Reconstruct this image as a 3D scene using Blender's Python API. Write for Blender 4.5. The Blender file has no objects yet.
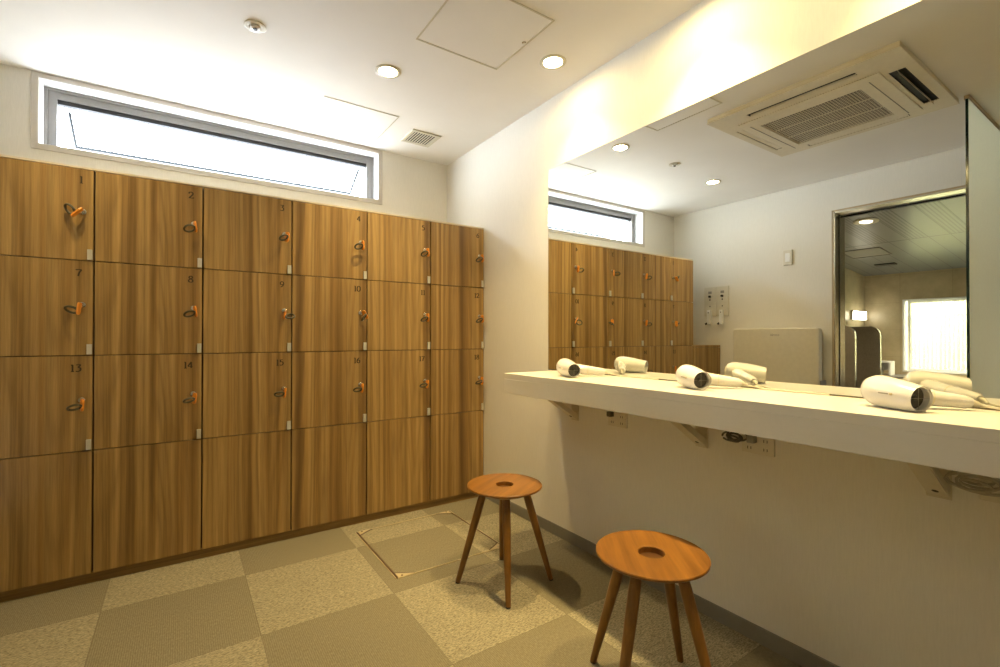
import bpy, bmesh, math, random
from mathutils import Vector, Matrix, Quaternion
random.seed(4)
PI = math.pi
sc = bpy.context.scene
COL = sc.collection

# ------------------------------------------------------------------ measures
R = 1.806          # wall that carries the mirror
MX = 1.803         # mirror surface
XL = -1.202        # left wall
YB = 3.459         # back wall
YF = 2.882         # locker fronts
YN = -1.35         # wall behind the camera
C = 2.56           # ceiling
CT, CB = 0.953, 0.848   # worktop top / bottom
CX = 1.4445        # worktop front edge
CY = 2.10          # worktop end

# ------------------------------------------------------------------ materials
def nt(name):
    m = bpy.data.materials.new(name); m.use_nodes = True
    t = m.node_tree; b = t.nodes['Principled BSDF']
    return m, t, b
def N(t, typ, **kw):
    n = t.nodes.new(typ)
    for k, v in kw.items():
        if k.startswith('i_'): n.inputs[k[2:].replace('_', ' ')].default_value = v
        else: setattr(n, k, v)
    return n
def math_(t, op, a, b=None, c=None):
    n = t.nodes.new('ShaderNodeMath'); n.operation = op
    for i, v in enumerate((a, b, c)):
        if v is None: continue
        if isinstance(v, (int, float)): n.inputs[i].default_value = v
        else: t.links.new(v, n.inputs[i])
    return n.outputs[0]
def mixc(t, fac, a, b, mode='MIX'):
    n = t.nodes.new('ShaderNodeMix'); n.data_type = 'RGBA'; n.blend_type = mode
    for i, v in ((0, fac), (6, a), (7, b)):
        if isinstance(v, (int, float)): n.inputs[i].default_value = v
        elif isinstance(v, tuple): n.inputs[i].default_value = (*v, 1) if len(v) == 3 else v
        else: t.links.new(v, n.inputs[i])
    return n.outputs[2]
def ramp(t, fac, stops):
    n = t.nodes.new('ShaderNodeValToRGB'); t.links.new(fac, n.inputs[0])
    cr = n.color_ramp
    while len(cr.elements) < len(stops): cr.elements.new(.5)
    for e, (p, c) in zip(cr.elements, stops):
        e.position = p; e.color = (*c, 1) if len(c) == 3 else c
    return n.outputs[0]
def mapped(t, vec, scale=(1, 1, 1), loc=(0, 0, 0)):
    n = t.nodes.new('ShaderNodeMapping'); t.links.new(vec, n.inputs[0])
    n.inputs['Scale'].default_value = scale; n.inputs['Location'].default_value = loc
    return n.outputs[0]
def noise(t, vec, scale=1, detail=2, rough=.5, dist=0):
    n = N(t, 'ShaderNodeTexNoise'); t.links.new(vec, n.inputs['Vector'])
    n.inputs['Scale'].default_value = scale; n.inputs['Detail'].default_value = detail
    n.inputs['Roughness'].default_value = rough; n.inputs['Distortion'].default_value = dist
    return n.outputs['Fac']
def bump(t, b, h, strength=.2, dist=.002):
    n = N(t, 'ShaderNodeBump'); t.links.new(h, n.inputs['Height'])
    n.inputs['Strength'].default_value = strength; n.inputs['Distance'].default_value = dist
    t.links.new(n.outputs[0], b.inputs['Normal'])
def plain(name, col, rough=.5, metal=0, var=.03, nscale=30, spec=None, coat=0):
    m, t, b = nt(name)
    tc = N(t, 'ShaderNodeTexCoord')
    f = noise(t, tc.outputs['Object'], nscale, 3)
    d = tuple(max(0, c * (1 - var)) for c in col); l = tuple(min(1, c * (1 + var)) for c in col)
    t.links.new(ramp(t, f, [(.3, d), (.7, l)]), b.inputs['Base Color'])
    b.inputs['Roughness'].default_value = rough; b.inputs['Metallic'].default_value = metal
    if spec is not None: b.inputs['Specular IOR Level'].default_value = spec
    if coat: b.inputs['Coat Weight'].default_value = coat; b.inputs['Coat Roughness'].default_value = .08
    return m
def emit(name, col, s):
    m, t, b = nt(name)
    b.inputs['Base Color'].default_value = (.8, .8, .8, 1)
    b.inputs['Emission Color'].default_value = (*col, 1); b.inputs['Emission Strength'].default_value = s
    return m

def wallpaper(name, col, rough=.75):
    m, t, b = nt(name)
    tc = N(t, 'ShaderNodeTexCoord').outputs['Object']
    f = noise(t, mapped(t, tc, (260, 260, 22)), 1, 3, .6)
    g = noise(t, mapped(t, tc, (2, 2, 1.2)), 1, 2)
    a = ramp(t, f, [(.3, tuple(c * .93 for c in col)), (.7, col)])
    t.links.new(mixc(t, .25, a, ramp(t, g, [(.35, tuple(c * .95 for c in col)), (.65, col)])), b.inputs['Base Color'])
    b.inputs['Roughness'].default_value = rough
    b.inputs['Specular IOR Level'].default_value = .25
    bump(t, b, f, .35, .0015)
    return m

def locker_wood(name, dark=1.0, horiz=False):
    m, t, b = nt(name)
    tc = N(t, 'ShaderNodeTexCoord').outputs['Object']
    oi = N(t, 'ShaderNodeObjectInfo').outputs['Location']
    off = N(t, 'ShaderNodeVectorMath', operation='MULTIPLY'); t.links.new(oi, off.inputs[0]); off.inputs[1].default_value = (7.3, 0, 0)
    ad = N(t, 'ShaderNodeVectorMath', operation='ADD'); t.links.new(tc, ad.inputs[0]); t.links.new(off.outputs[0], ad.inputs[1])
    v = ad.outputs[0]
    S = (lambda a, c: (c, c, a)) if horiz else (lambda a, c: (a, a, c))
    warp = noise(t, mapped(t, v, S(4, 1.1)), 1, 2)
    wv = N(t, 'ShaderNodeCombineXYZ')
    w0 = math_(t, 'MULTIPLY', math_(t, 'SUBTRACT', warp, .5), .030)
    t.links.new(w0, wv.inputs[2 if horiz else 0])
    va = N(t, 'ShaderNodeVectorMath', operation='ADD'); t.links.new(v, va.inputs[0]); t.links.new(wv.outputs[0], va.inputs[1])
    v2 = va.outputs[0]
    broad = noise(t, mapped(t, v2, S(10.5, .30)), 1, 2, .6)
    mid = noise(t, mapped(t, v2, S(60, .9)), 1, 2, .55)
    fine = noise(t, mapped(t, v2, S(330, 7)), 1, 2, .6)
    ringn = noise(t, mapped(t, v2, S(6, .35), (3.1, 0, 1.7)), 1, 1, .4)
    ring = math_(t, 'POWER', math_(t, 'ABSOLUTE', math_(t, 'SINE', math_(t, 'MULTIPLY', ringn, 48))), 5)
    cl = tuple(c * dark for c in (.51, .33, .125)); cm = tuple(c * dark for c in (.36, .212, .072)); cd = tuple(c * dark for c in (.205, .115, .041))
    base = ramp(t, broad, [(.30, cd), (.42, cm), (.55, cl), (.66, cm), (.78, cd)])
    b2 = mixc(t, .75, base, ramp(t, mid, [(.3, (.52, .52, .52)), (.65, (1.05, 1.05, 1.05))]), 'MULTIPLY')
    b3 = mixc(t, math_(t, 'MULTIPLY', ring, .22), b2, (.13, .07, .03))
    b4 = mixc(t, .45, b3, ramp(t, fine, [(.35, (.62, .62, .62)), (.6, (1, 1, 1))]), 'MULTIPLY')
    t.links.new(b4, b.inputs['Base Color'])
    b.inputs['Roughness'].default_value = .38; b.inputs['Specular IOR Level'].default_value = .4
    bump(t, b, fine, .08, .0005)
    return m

def stool_wood(name, a, bcol, along='X'):
    m, t, b = nt(name)
    tc = N(t, 'ShaderNodeTexCoord').outputs['Object']
    S = {'X': (2, 22, 22), 'Z': (40, 40, 3)}[along]
    n1 = noise(t, mapped(t, tc, S), 1, 3, .55, .4)
    n2 = noise(t, mapped(t, tc, tuple(s * 6 for s in S)), 1, 2)
    c = ramp(t, n1, [(.3, a), (.7, bcol)])
    # glued-up staves: slight tone steps
    if along == 'X':
        sx = N(t, 'ShaderNodeSeparateXYZ'); t.links.new(tc, sx.inputs[0])
        st = math_(t, 'FLOOR', math_(t, 'MULTIPLY', math_(t, 'ADD', sx.outputs[1], .31), 11))
        wn = N(t, 'ShaderNodeTexWhiteNoise', noise_dimensions='1D'); t.links.new(st, wn.inputs['W'])
        c = mixc(t, .5, c, ramp(t, wn.outputs[0], [(0, (.72, .68, .62)), (1, (1.1, 1.1, 1.1))]), 'MULTIPLY')
    c = mixc(t, .35, c, ramp(t, n2, [(.3, (.7, .7, .7)), (.6, (1, 1, 1))]), 'MULTIPLY')
    t.links.new(c, b.inputs['Base Color'])
    b.inputs['Roughness'].default_value = .33
    return m

def carpet(name):
    m, t, b = nt(name)
    g = N(t, 'ShaderNodeNewGeometry').outputs['Position']
    s = N(t, 'ShaderNodeSeparateXYZ'); t.links.new(g, s.inputs[0])
    x, y = s.outputs[0], s.outputs[1]
    u = math_(t, 'DIVIDE', math_(t, 'SUBTRACT', x, .258), .5345); v = math_(t, 'DIVIDE', math_(t, 'SUBTRACT', y, 2.02), .55)
    par = math_(t, 'MODULO', math_(t, 'ADD', math_(t, 'ADD', math_(t, 'FLOOR', u), math_(t, 'FLOOR', v)), 40), 2)   # 0 light 1 dark
    # seams
    def seam(q):
        f = math_(t, 'FRACT', q)
        return math_(t, 'LESS_THAN', math_(t, 'MINIMUM', f, math_(t, 'SUBTRACT', 1, f)), .0028)
    sm = math_(t, 'MAXIMUM', seam(u), seam(v))
    # coarse woven weave: short flecks in zigzag rows
    row = math_(t, 'FLOOR', math_(t, 'MULTIPLY', y, 95))
    zig = math_(t, 'MULTIPLY', math_(t, 'SUBTRACT', math_(t, 'MODULO', row, 2), .5), .009)
    cx = N(t, 'ShaderNodeCombineXYZ'); t.links.new(math_(t, 'ADD', x, zig), cx.inputs[0]); t.links.new(y, cx.inputs[1])
    fl = noise(t, mapped(t, cx.outputs[0], (75, 230, 1)), 1, 2, .7)
    tl = noise(t, mapped(t, cx.outputs[0], (9, 60, 1)), 1, 2, .6)
    lt = ramp(t, fl, [(.38, (.20, .175, .115)), (.60, (.43, .385, .27))])
    lt = mixc(t, .35, lt, ramp(t, tl, [(.35, (.70, .70, .70)), (.65, (1.1, 1.1, 1.1))]), 'MULTIPLY')
    # fine ribbed weave
    rb = math_(t, 'SINE', math_(t, 'MULTIPLY', x, 900))
    fn = noise(t, mapped(t, g, (260, 70, 1)), 1, 2, .6)
    dk = ramp(t, math_(t, 'ADD', math_(t, 'MULTIPLY', rb, .12), fn), [(.35, (.195, .170, .115)), (.7, (.285, .252, .170))])
    c = mixc(t, par, lt, dk)
    c = mixc(t, math_(t, 'MULTIPLY', sm, .45), c, (.12, .1, .07))
    big = noise(t, g, 1.7, 3)
    c = mixc(t, .25, c, ramp(t, big, [(.35, (.86, .86, .86)), (.65, (1.05, 1.05, 1.05))]), 'MULTIPLY')
    t.links.new(c, b.inputs['Base Color']); b.inputs['Roughness'].default_value = .95; b.inputs['Specular IOR Level'].default_value = .1
    bump(t, b, fl, .5, .003)
    return m

def mirror_mat():
    m, t, b = nt('mirror silver')
    b.inputs['Base Color'].default_value = (.90, .92, .88, 1); b.inputs['Metallic'].default_value = 1; b.inputs['Roughness'].default_value = 0
    return m
def brushed(name, col=(.62, .6, .56), rough=.28, axis='Z'):
    m, t, b = nt(name)
    tc = N(t, 'ShaderNodeTexCoord').outputs['Object']
    f = noise(t, mapped(t, tc, (300, 300, 3) if axis == 'Z' else (300, 3, 300)), 1, 2)
    t.links.new(ramp(t, f, [(.3, tuple(c * .88 for c in col)), (.7, col)]), b.inputs['Base Color'])
    b.inputs['Metallic'].default_value = 1; b.inputs['Roughness'].default_value = rough
    return m
def translucent(name, col, mixf=.5, tint=(1, 1, 1)):
    m = bpy.data.materials.new(name); m.use_nodes = True; t = m.node_tree
    for n in list(t.nodes): t.nodes.remove(n)
    o = N(t, 'ShaderNodeOutputMaterial'); tr = N(t, 'ShaderNodeBsdfTransparent'); tl = N(t, 'ShaderNodeBsdfTranslucent')
    g = N(t, 'ShaderNodeBsdfGlossy'); g.inputs['Roughness'].default_value = .15
    tc = N(t, 'ShaderNodeTexCoord').outputs['Object']
    f = noise(t, tc, 60, 2)
    t.links.new(ramp(t, f, [(.3, tuple(c * .97 for c in col)), (.7, col)]), tl.inputs[0])
    tr.inputs[0].default_value = (*tint, 1)
    mx = N(t, 'ShaderNodeMixShader'); mx.inputs[0].default_value = mixf
    t.links.new(tr.outputs[0], mx.inputs[1]); t.links.new(tl.outputs[0], mx.inputs[2])
    m2 = N(t, 'ShaderNodeMixShader'); m2.inputs[0].default_value = .05
    t.links.new(mx.outputs[0], m2.inputs[1]); t.links.new(g.outputs[0], m2.inputs[2])
    t.links.new(m2.outputs[0], o.inputs[0])
    return m
def bath_tile(name, col):
    m, t, b = nt(name)
    g = N(t, 'ShaderNodeNewGeometry').outputs['Position']
    s = N(t, 'ShaderNodeSeparateXYZ'); t.links.new(g, s.inputs[0])
    hz = math_(t, 'ADD', s.outputs[0], s.outputs[1])
    def ln(q, p):
        f = math_(t, 'FRACT', math_(t, 'DIVIDE', q, p)); return math_(t, 'LESS_THAN', f, .008)
    l = math_(t, 'MAXIMUM', ln(hz, .6), ln(s.outputs[2], .42))
    f = noise(t, g, 5, 5, .65)
    c = ramp(t, f, [(.3, tuple(c * .75 for c in col)), (.7, col)])
    c = mixc(t, math_(t, 'MULTIPLY', l, .5), c, tuple(c * .4 for c in col))
    t.links.new(c, b.inputs['Base Color']); b.inputs['Roughness'].default_value = .3
    return m
def bath_ceiling_mat():
    m, t, b = nt('grooved metal ceiling panels')
    g = N(t, 'ShaderNodeNewGeometry').outputs['Position']
    s = N(t, 'ShaderNodeSeparateXYZ'); t.links.new(g, s.inputs[0])
    x, y = s.outputs[0], s.outputs[1]
    q = math_(t, 'DIVIDE', math_(t, 'SUBTRACT', y, 1.96), .19)
    par = math_(t, 'MODULO', math_(t, 'ADD', math_(t, 'FLOOR', q), 40), 2)      # 1: ridged strip
    near = math_(t, 'GREATER_THAN', x, -3.68)
    fine = math_(t, 'GREATER_THAN', math_(t, 'SINE', math_(t, 'MULTIPLY', y, 2 * PI / .034)), .25)
    rid = math_(t, 'MULTIPLY', math_(t, 'MULTIPLY', par, near), fine)
    edge = math_(t, 'LESS_THAN', math_(t, 'FRACT', q), .045)
    cross = math_(t, 'LESS_THAN', math_(t, 'ABSOLUTE', math_(t, 'ADD', x, 3.68)), .012)
    dk = math_(t, 'MAXIMUM', math_(t, 'MULTIPLY', rid, .55), math_(t, 'MAXIMUM', math_(t, 'MULTIPLY', edge, .8), math_(t, 'MULTIPLY', cross, .9)))
    c = mixc(t, dk, (.21, .215, .21), (.03, .03, .03))
    t.links.new(c, b.inputs['Base Color']); b.inputs['Roughness'].default_value = .34; b.inputs['Metallic'].default_value = .35
    return m

M = dict(
    wall=wallpaper('ribbed off-white wallpaper', (.82, .79, .715)),
    ceil=plain('ceiling paint', (.90, .885, .855), .8, 0, .015, 4),
    carpet=carpet('carpet tiles'),
    wood=locker_wood('elm laminate'),
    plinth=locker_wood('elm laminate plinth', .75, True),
    bodyd=plain('dark gap shade', (.09, .05, .025), .6),  # locker body colour carries the shade of the door gaps
    cream=plain('cream edging', (.75, .66, .5), .6),
    white=plain('white casing', (.86, .86, .86), .45),
    casing=plain('off-white casing', (.58, .54, .48), .6, 0, .02, 30, .2),
    solid=plain('white solid surface', (.83, .80, .72), .28, 0, .01, 60),
    alu=plain('warm grey painted aluminium', (.27, .255, .24), .5, 0, .03, 30, .2),
    infill=plain('black gasket', (.02, .02, .02), .6),
    steel=brushed('brushed steel', (.55, .53, .48), .25),
    steelh=brushed('brushed steel header', (.60, .58, .52), .28, 'Y'),
    chrome=plain('satin chrome', (.75, .73, .68), .25, 1, .03, 80),
    plate=plain('pale metal plate', (.62, .60, .54), .35, .3),
    brass=plain('brass corner', (.62, .52, .33), .35, .3),
    base=plain('grey vinyl skirting', (.23, .215, .18), .55),
    seat=stool_wood('cherry seat', (.155, .062, .010), (.315, .135, .022)),
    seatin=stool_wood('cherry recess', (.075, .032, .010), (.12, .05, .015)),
    leg=stool_wood('cherry leg', (.16, .070, .011), (.26, .118, .020), 'Z'),
    foot=plain('black foot pad', (.02, .02, .02), .8),
    orange=plain('orange plastic', (.82, .30, .03), .35),
    band=plain('dark olive coil', (.10, .085, .05), .45),
    ink=plain('dark brown print', (.045, .028, .012), .6),
    dryer=plain('glossy white plastic', (.82, .80, .78), .18, 0, .01, 40, None, .4),
    dryer2=plain('ivory plastic', (.74, .69, .56), .3, 0, .01),
    dark=plain('dark opening', (.02, .016, .012), .5),
    grey=plain('grey plastic', (.3, .28, .24), .5),
    ivory=plain('ivory plate', (.70, .66, .55), .4),
    bracket=plain('cream painted steel', (.66, .61, .48), .4),
    cable=plain('grey cable', (.42, .38, .30), .45),
    cabled=plain('dark cable', (.10, .09, .07), .5),
    acw=plain('cream air conditioner plastic', (.76, .70, .56), .45),
    acg=plain('grey grille', (.20, .19, .16), .6),
    lens=emit('warm lamp lens', (1, .80, .48), 22),
    trimw=plain('cream lamp ring', (.66, .62, .50), .4),
    frost=translucent('greenish frosted glass', (.80, .79, .67), 1.0),
    edge=plain('green glass edge', (.004, .02, .016), .15),
    rail=plain('pale brown rail', (.45, .36, .24), .5),
    strip=plain('dark grey sash shade', (.036, .038, .042), .9, 0, .03, 30, 0),  # near-black so sash rails and stays look shaded against the bright sky
    tile=bath_tile('beige stone tile', (.56, .465, .30)),
    granite=plain('dark speckled stone', (.135, .115, .085), .3, 0, .5, 220),
    bceil=bath_ceiling_mat(),
    bfloor=plain('grey stone floor', (.2, .19, .18), .3, 0, .2, 12),
    bamboo=plain('pale bamboo', (.62, .57, .34), .5, 0, .12, 9),
    wlamp=emit('wall lamp glow', (1, .9, .7), 9),
    pane=translucent('frosted window pane', (.92, .94, .96), .06),
    bpane=translucent('bath window pane', (.60, .60, .46), .35, (.92, .90, .74)),
    earth=plain('pale gravel', (.55, .53, .48), .9, 0, .15, 30),
)
def water():
    m, t, b = nt('bath water')
    tc = N(t, 'ShaderNodeTexCoord').outputs['Object']
    b.inputs['Base Color'].default_value = (.22, .32, .38, 1); b.inputs['Roughness'].default_value = .06
    bump(t, b, noise(t, tc, 9, 3), .25, .01)
    return m
M['water'] = water()

# ------------------------------------------------------------------ mesh helpers
class MB:
    def __init__(s): s.v = []; s.f = []
    def box(s, x0, x1, y0, y1, z0, z1):
        x0, x1 = sorted((x0, x1)); y0, y1 = sorted((y0, y1)); z0, z1 = sorted((z0, z1))
        i = len(s.v)
        s.v += [(x0, y0, z0), (x1, y0, z0), (x1, y1, z0), (x0, y1, z0), (x0, y0, z1), (x1, y0, z1), (x1, y1, z1), (x0, y1, z1)]
        s.f += [tuple(i + k for k in q) for q in ((0, 3, 2, 1), (4, 5, 6, 7), (0, 1, 5, 4), (1, 2, 6, 5), (2, 3, 7, 6), (3, 0, 4, 7))]
        return s
    def rev(s, prof, origin=(0, 0, 0), axis=(0, 0, 1), n=32, sx=1, sy=1, caps=True):
        """surface of revolution: prof = [(radius, height)...]"""
        a = Vector(axis).normalized(); q = Vector((0, 0, 1)).rotation_difference(a); o = Vector(origin); i = len(s.v)
        for r, h in prof:
            for k in range(n):
                t = 2 * PI * k / n
                s.v.append(tuple(o + q @ Vector((r * math.cos(t) * sx, r * math.sin(t) * sy, h))))
        for j in range(len(prof) - 1):
            for k in range(n):
                k2 = (k + 1) % n
                s.f.append((i + j * n + k, i + j * n + k2, i + (j + 1) * n + k2, i + (j + 1) * n + k))
        if caps:
            s.f.append(tuple(i + k for k in range(n))[::-1]); m = i + (len(prof) - 1) * n
            s.f.append(tuple(m + k for k in range(n)))
        return s
    def cyl(s, p0, p1, r0, r1=None, n=20):
        p0, p1 = Vector(p0), Vector(p1); r1 = r0 if r1 is None else r1
        return s.rev([(r0, 0), (r1, (p1 - p0).length)], p0, p1 - p0, n)
    def tube(s, pts, r, n=8, closed=False):
        pts = [Vector(p) for p in pts]; i = len(s.v); L = len(pts); up = Vector((0, 0, 1))
        prev = None
        for k, p in enumerate(pts):
            if closed: d = pts[(k + 1) % L] - pts[k - 1]
            else: d = pts[min(k + 1, L - 1)] - pts[max(k - 1, 0)]
            d.normalize()
            if prev is None:
                u = d.cross(up); u = u if u.length > .1 else d.cross(Vector((1, 0, 0)))
            else: u = prev - d * prev.dot(d)
            u.normalize(); prev = u; w = d.cross(u)
            rr = r[k] if isinstance(r, (list, tuple)) else r
            for j in range(n):
                t = 2 * PI * j / n; s.v.append(tuple(p + (u * math.cos(t) + w * math.sin(t)) * rr))
        for k in range(L if closed else L - 1):
            k2 = (k + 1) % L
            for j in range(n):
                j2 = (j + 1) % n; s.f.append((i + k * n + j, i + k * n + j2, i + k2 * n + j2, i + k2 * n + j))
        if not closed:
            s.f.append(tuple(i + j for j in range(n))[::-1]); s.f.append(tuple(i + (L - 1) * n + j for j in range(n)))
        return s
    def prism(s, poly, ax, a, b):
        """polygon extruded along axis ax from a to b (poly in the other two axes)"""
        i = len(s.v); n = len(poly)
        def mk(p, q):
            c = [0, 0, 0]; o = [k for k in range(3) if k != ax]; c[o[0]] = p[0]; c[o[1]] = p[1]; c[ax] = q; return tuple(c)
        s.v += [mk(p, a) for p in poly] + [mk(p, b) for p in poly]
        s.f.append(tuple(range(i, i + n))[::-1]); s.f.append(tuple(range(i + n, i + 2 * n)))
        for k in range(n): s.f.append((i + k, i + (k + 1) % n, i + n + (k + 1) % n, i + n + k))
        return s
    def build(s, name, mat, parent=None, origin=None, bevel=0, smooth=False, seg=2, mats=None):
        o0 = Vector(origin) if origin is not None else Vector((0, 0, 0))
        me = bpy.data.meshes.new(name)
        me.from_pydata([tuple(Vector(p) - o0) for p in s.v], [], s.f)
        bm = bmesh.new(); bm.from_mesh(me); bmesh.ops.recalc_face_normals(bm, faces=bm.faces); bm.to_mesh(me); bm.free()
        me.materials.append(mat)
        if smooth:
            for p in me.polygons: p.use_smooth = True
            try: me.set_sharp_from_angle(angle=math.radians(38))
            except Exception: pass
        ob = bpy.data.objects.new(name, me); COL.objects.link(ob)
        if bevel:
            bv = ob.modifiers.new('bevel', 'BEVEL'); bv.width = bevel; bv.segments = seg; bv.limit_method = 'ANGLE'; bv.angle_limit = math.radians(50)
        if parent is not None:
            ob.parent = parent
        ob.location = o0
        return ob
def tag(o, label=None, cat=None, group=None, kind=None):
    if label: o['label'] = label
    if cat: o['category'] = cat
    if group: o['group'] = group
    if kind: o['kind'] = kind
    return o
def empty(name, loc, label, cat, group=None, rz=0):
    e = bpy.data.objects.new(name, None); COL.objects.link(e); e.location = loc; e.rotation_euler = (0, 0, rz); e.empty_display_size = .05
    return tag(e, label, cat, group)
class Thing:
    """parts are given in world coordinates and stored relative to the thing's base"""
    def __init__(s, name, loc, label, cat, group=None):
        s.loc = Vector(loc); s.e = empty(name, loc, label, cat, group)
    def part(s, mb, name, mat, **k):
        par = k.pop('under', s.e); org = Vector(k.pop('at', s.loc))
        o = mb.build(name, mat, None, origin=org, **k)
        o.parent = par
        base = s.loc if par is s.e else par['_o']
        b = Vector(base) if not isinstance(base, Vector) else base
        o.location = org - b
        s.org = getattr(s, 'org', {}); s.org[o.name] = org
        return o
    def sub(s, mb, name, mat, under, **k):
        org = s.org[under.name]
        o = mb.build(name, mat, None, origin=org, **k); o.parent = under; o.location = (0, 0, 0)
        return o
def struct(mb, name, mat, **k):
    return tag(mb.build(name, mat, **k), kind='structure')
def rrect(x0, x1, z0, z1, r, n=6):
    out = []
    for cx, cz, a in ((x1 - r, z0 + r, -90), (x1 - r, z1 - r, 0), (x0 + r, z1 - r, 90), (x0 + r, z0 + r, 180)):
        for k in range(n + 1):
            t = math.radians(a + 90 * k / n); out.append((cx + r * math.cos(t), cz + r * math.sin(t)))
    return out

# ------------------------------------------------------------------ room shell
T = .15
struct(MB().box(XL - .02, R + T, YN - T, YB + T, -.1, 0), 'floor', M['carpet'])
struct(MB().box(XL - .2, R + T, YN - T, YB + T, C, C + .12), 'ceiling', M['ceil'])
struct(MB().box(R, R + T, YN, YB + T, 0, C), 'wall_right', M['wall'])
struct(MB().box(XL - .15, R + T, YN - T, YN, 0, C), 'wall_front', M['wall'])
wx0, wx1, wz0, wz1 = -.640, 1.226, 2.178, 2.534       # window hole
mb = MB().box(XL - .15, wx0, YB, YB + T, 0, C).box(wx1, R + T, YB, YB + T, 0, C).box(wx0, wx1, YB, YB + T, 0, wz0).box(wx0, wx1, YB, YB + T, wz1, C)
struct(mb, 'wall_back', M['wall'])
dy0, dy1, dz = .86, 1.815, 2.262                      # doorway in the left wall
mb = MB().box(XL - .2, XL, YN, dy0, 0, C).box(XL - .2, XL, dy1, YB, 0, C).box(XL - .2, XL, dy0, dy1, dz, C)
struct(mb, 'wall_left', M['wall'])
# skirting
struct(MB().box(R - .009, R, YN, YF + .015, .0, .062), 'baseboard_right', M['base'], bevel=.002)
struct(MB().box(XL, XL + .009, dy1 + .01, YF + .015, 0, .062).box(XL, XL + .009, YN, dy0 - .01, 0, .062), 'baseboard_left', M['base'])
struct(MB().box(XL + .009, R - .009, YN, YN + .009, 0, .062), 'baseboard_front', M['base'])

# window: casing, reveal, aluminium frame, top-hung sash opened outwards
w = empty('window_1', (.293, YB, 2.36), None, None); w['kind'] = 'structure'
def wpart(mb, name, mat, parent=w, **k):
    o = mb.build(name, mat, None, origin=(.293, YB, 2.36), **k); o.parent = parent; o.location = (0, 0, 0); return o
ox0, ox1, oz0, oz1 = wx0 - .028, wx1 + .028, wz0 - .030, wz1 + .023
cs = MB()
cs.box(ox0, ox1, YB - .008, YB, wz1 - .001, oz1).box(ox0, ox1, YB - .008, YB, oz0, wz0 + .001).box(ox0, wx0 + .001, YB - .008, YB, wz0, wz1).box(wx1 - .001, ox1, YB - .008, YB, wz0, wz1)
wpart(cs, 'window_casing', M['casing'], bevel=.0015)
fy = YB + .105
rv = MB().box(wx0, wx0 + .004, YB, fy, wz0, wz1).box(wx1 - .004, wx1, YB, fy, wz0, wz1).box(wx0, wx1, YB, fy, wz1 - .004, wz1).box(wx0, wx1, YB, fy, wz0, wz0 + .004)
wpart(rv, 'window_reveal', M['white'])
fr = MB()
a0, a1, b0, b1 = wx0 + .004, wx1 - .004, wz0 + .004, wz1 - .004
for (wd, y0, y1) in ((.014, fy - .010, fy), (.052, fy, fy + .05)):
    fr.box(a0, a0 + wd, y0, y1, b0, b1).box(a1 - wd, a1, y0, y1, b0, b1).box(a0 + wd, a1 - wd, y0, y1, b1 - wd, b1).box(a0 + wd, a1 - wd, y0, y1, b0, b0 + min(wd, .03))
wpart(fr, 'window_frame', M['alu'], bevel=.0015)
ix0, ix1, iz1 = a0 + .052, a1 - .052, b1 - .052
wpart(MB().box(ix0, ix1, fy + .012, fy + .045, iz1 - .024, iz1), 'infill', M['infill'])  # black bar stands in for the shadowed head rail of the sash
# sash, hinged at (fy+.05, iz1-.02), leaning out
ang = math.radians(30); L = .33
hy, hz = fy + .052, iz1 - .020
dY, dZ = math.cos(ang), -math.sin(ang)
def sash_pt(x, l, d): return (x, hy + dY * l + d * math.sin(ang), hz + dZ * l + d * math.cos(ang))
def sash_bar(mb, x0, x1, l0, l1, d0, d1):
    i = len(mb.v)
    for x, l, d in ((x0, l0, d0), (x1, l0, d0), (x1, l1, d0), (x0, l1, d0), (x0, l0, d1), (x1, l0, d1), (x1, l1, d1), (x0, l1, d1)): mb.v.append(sash_pt(x, l, d))
    mb.f += [tuple(i + k for k in q) for q in ((0, 3, 2, 1), (4, 5, 6, 7), (0, 1, 5, 4), (1, 2, 6, 5), (2, 3, 7, 6), (3, 0, 4, 7))]
sf = MB(); sx0, sx1 = ix0 + .004, ix1 - .004
sash_bar(sf, sx0, sx1, 0, .03, 0, .022); sash_bar(sf, sx0, sx1, L - .035, L, 0, .022)
sash_bar(sf, sx0, sx0 + .03, .03, L - .035, 0, .022); sash_bar(sf, sx1 - .03, sx1, .03, L - .035, 0, .022)
sash = wpart(sf, 'sash', M['white'])
gl = MB(); sash_bar(gl, sx0 + .03, sx1 - .03, .03, L - .035, .008, .013)
wpart(gl, 'pane', M['pane'], parent=sash)
sg = MB(); sash_bar(sg, sx0 + .03, sx1 - .03, L - .050, L - .035, -.003, .008)  # added strips, coloured dark to stand in for shade on the sash rails
wpart(sg, 'rail_shade_strip', M['strip'], parent=sash)
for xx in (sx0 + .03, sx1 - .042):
    sg = MB(); sash_bar(sg, xx, xx + .012, .03, L - .044, -.003, .008); wpart(sg, 'rail_shade_strip', M['strip'], parent=sash)
st = MB()
for x in (ix0 + .008, ix1 - .016):
    p0 = (x + .004, fy + .03, b0 + .13); p1 = sash_pt(x + .004, .22, -.004)
    st.cyl(p0, p1, .004, n=8)
wpart(st, 'stay_arm', M['strip'])

# ------------------------------------------------------------------ lockers
colx = [-.7172, -.3413, .0885, .517, .9498, 1.3809, 1.8045]
rz = [1.930, 1.4998, 1.0611, .6202, .048]
names = ['first', 'second', 'third', 'fourth', 'fifth', 'sixth']
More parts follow.
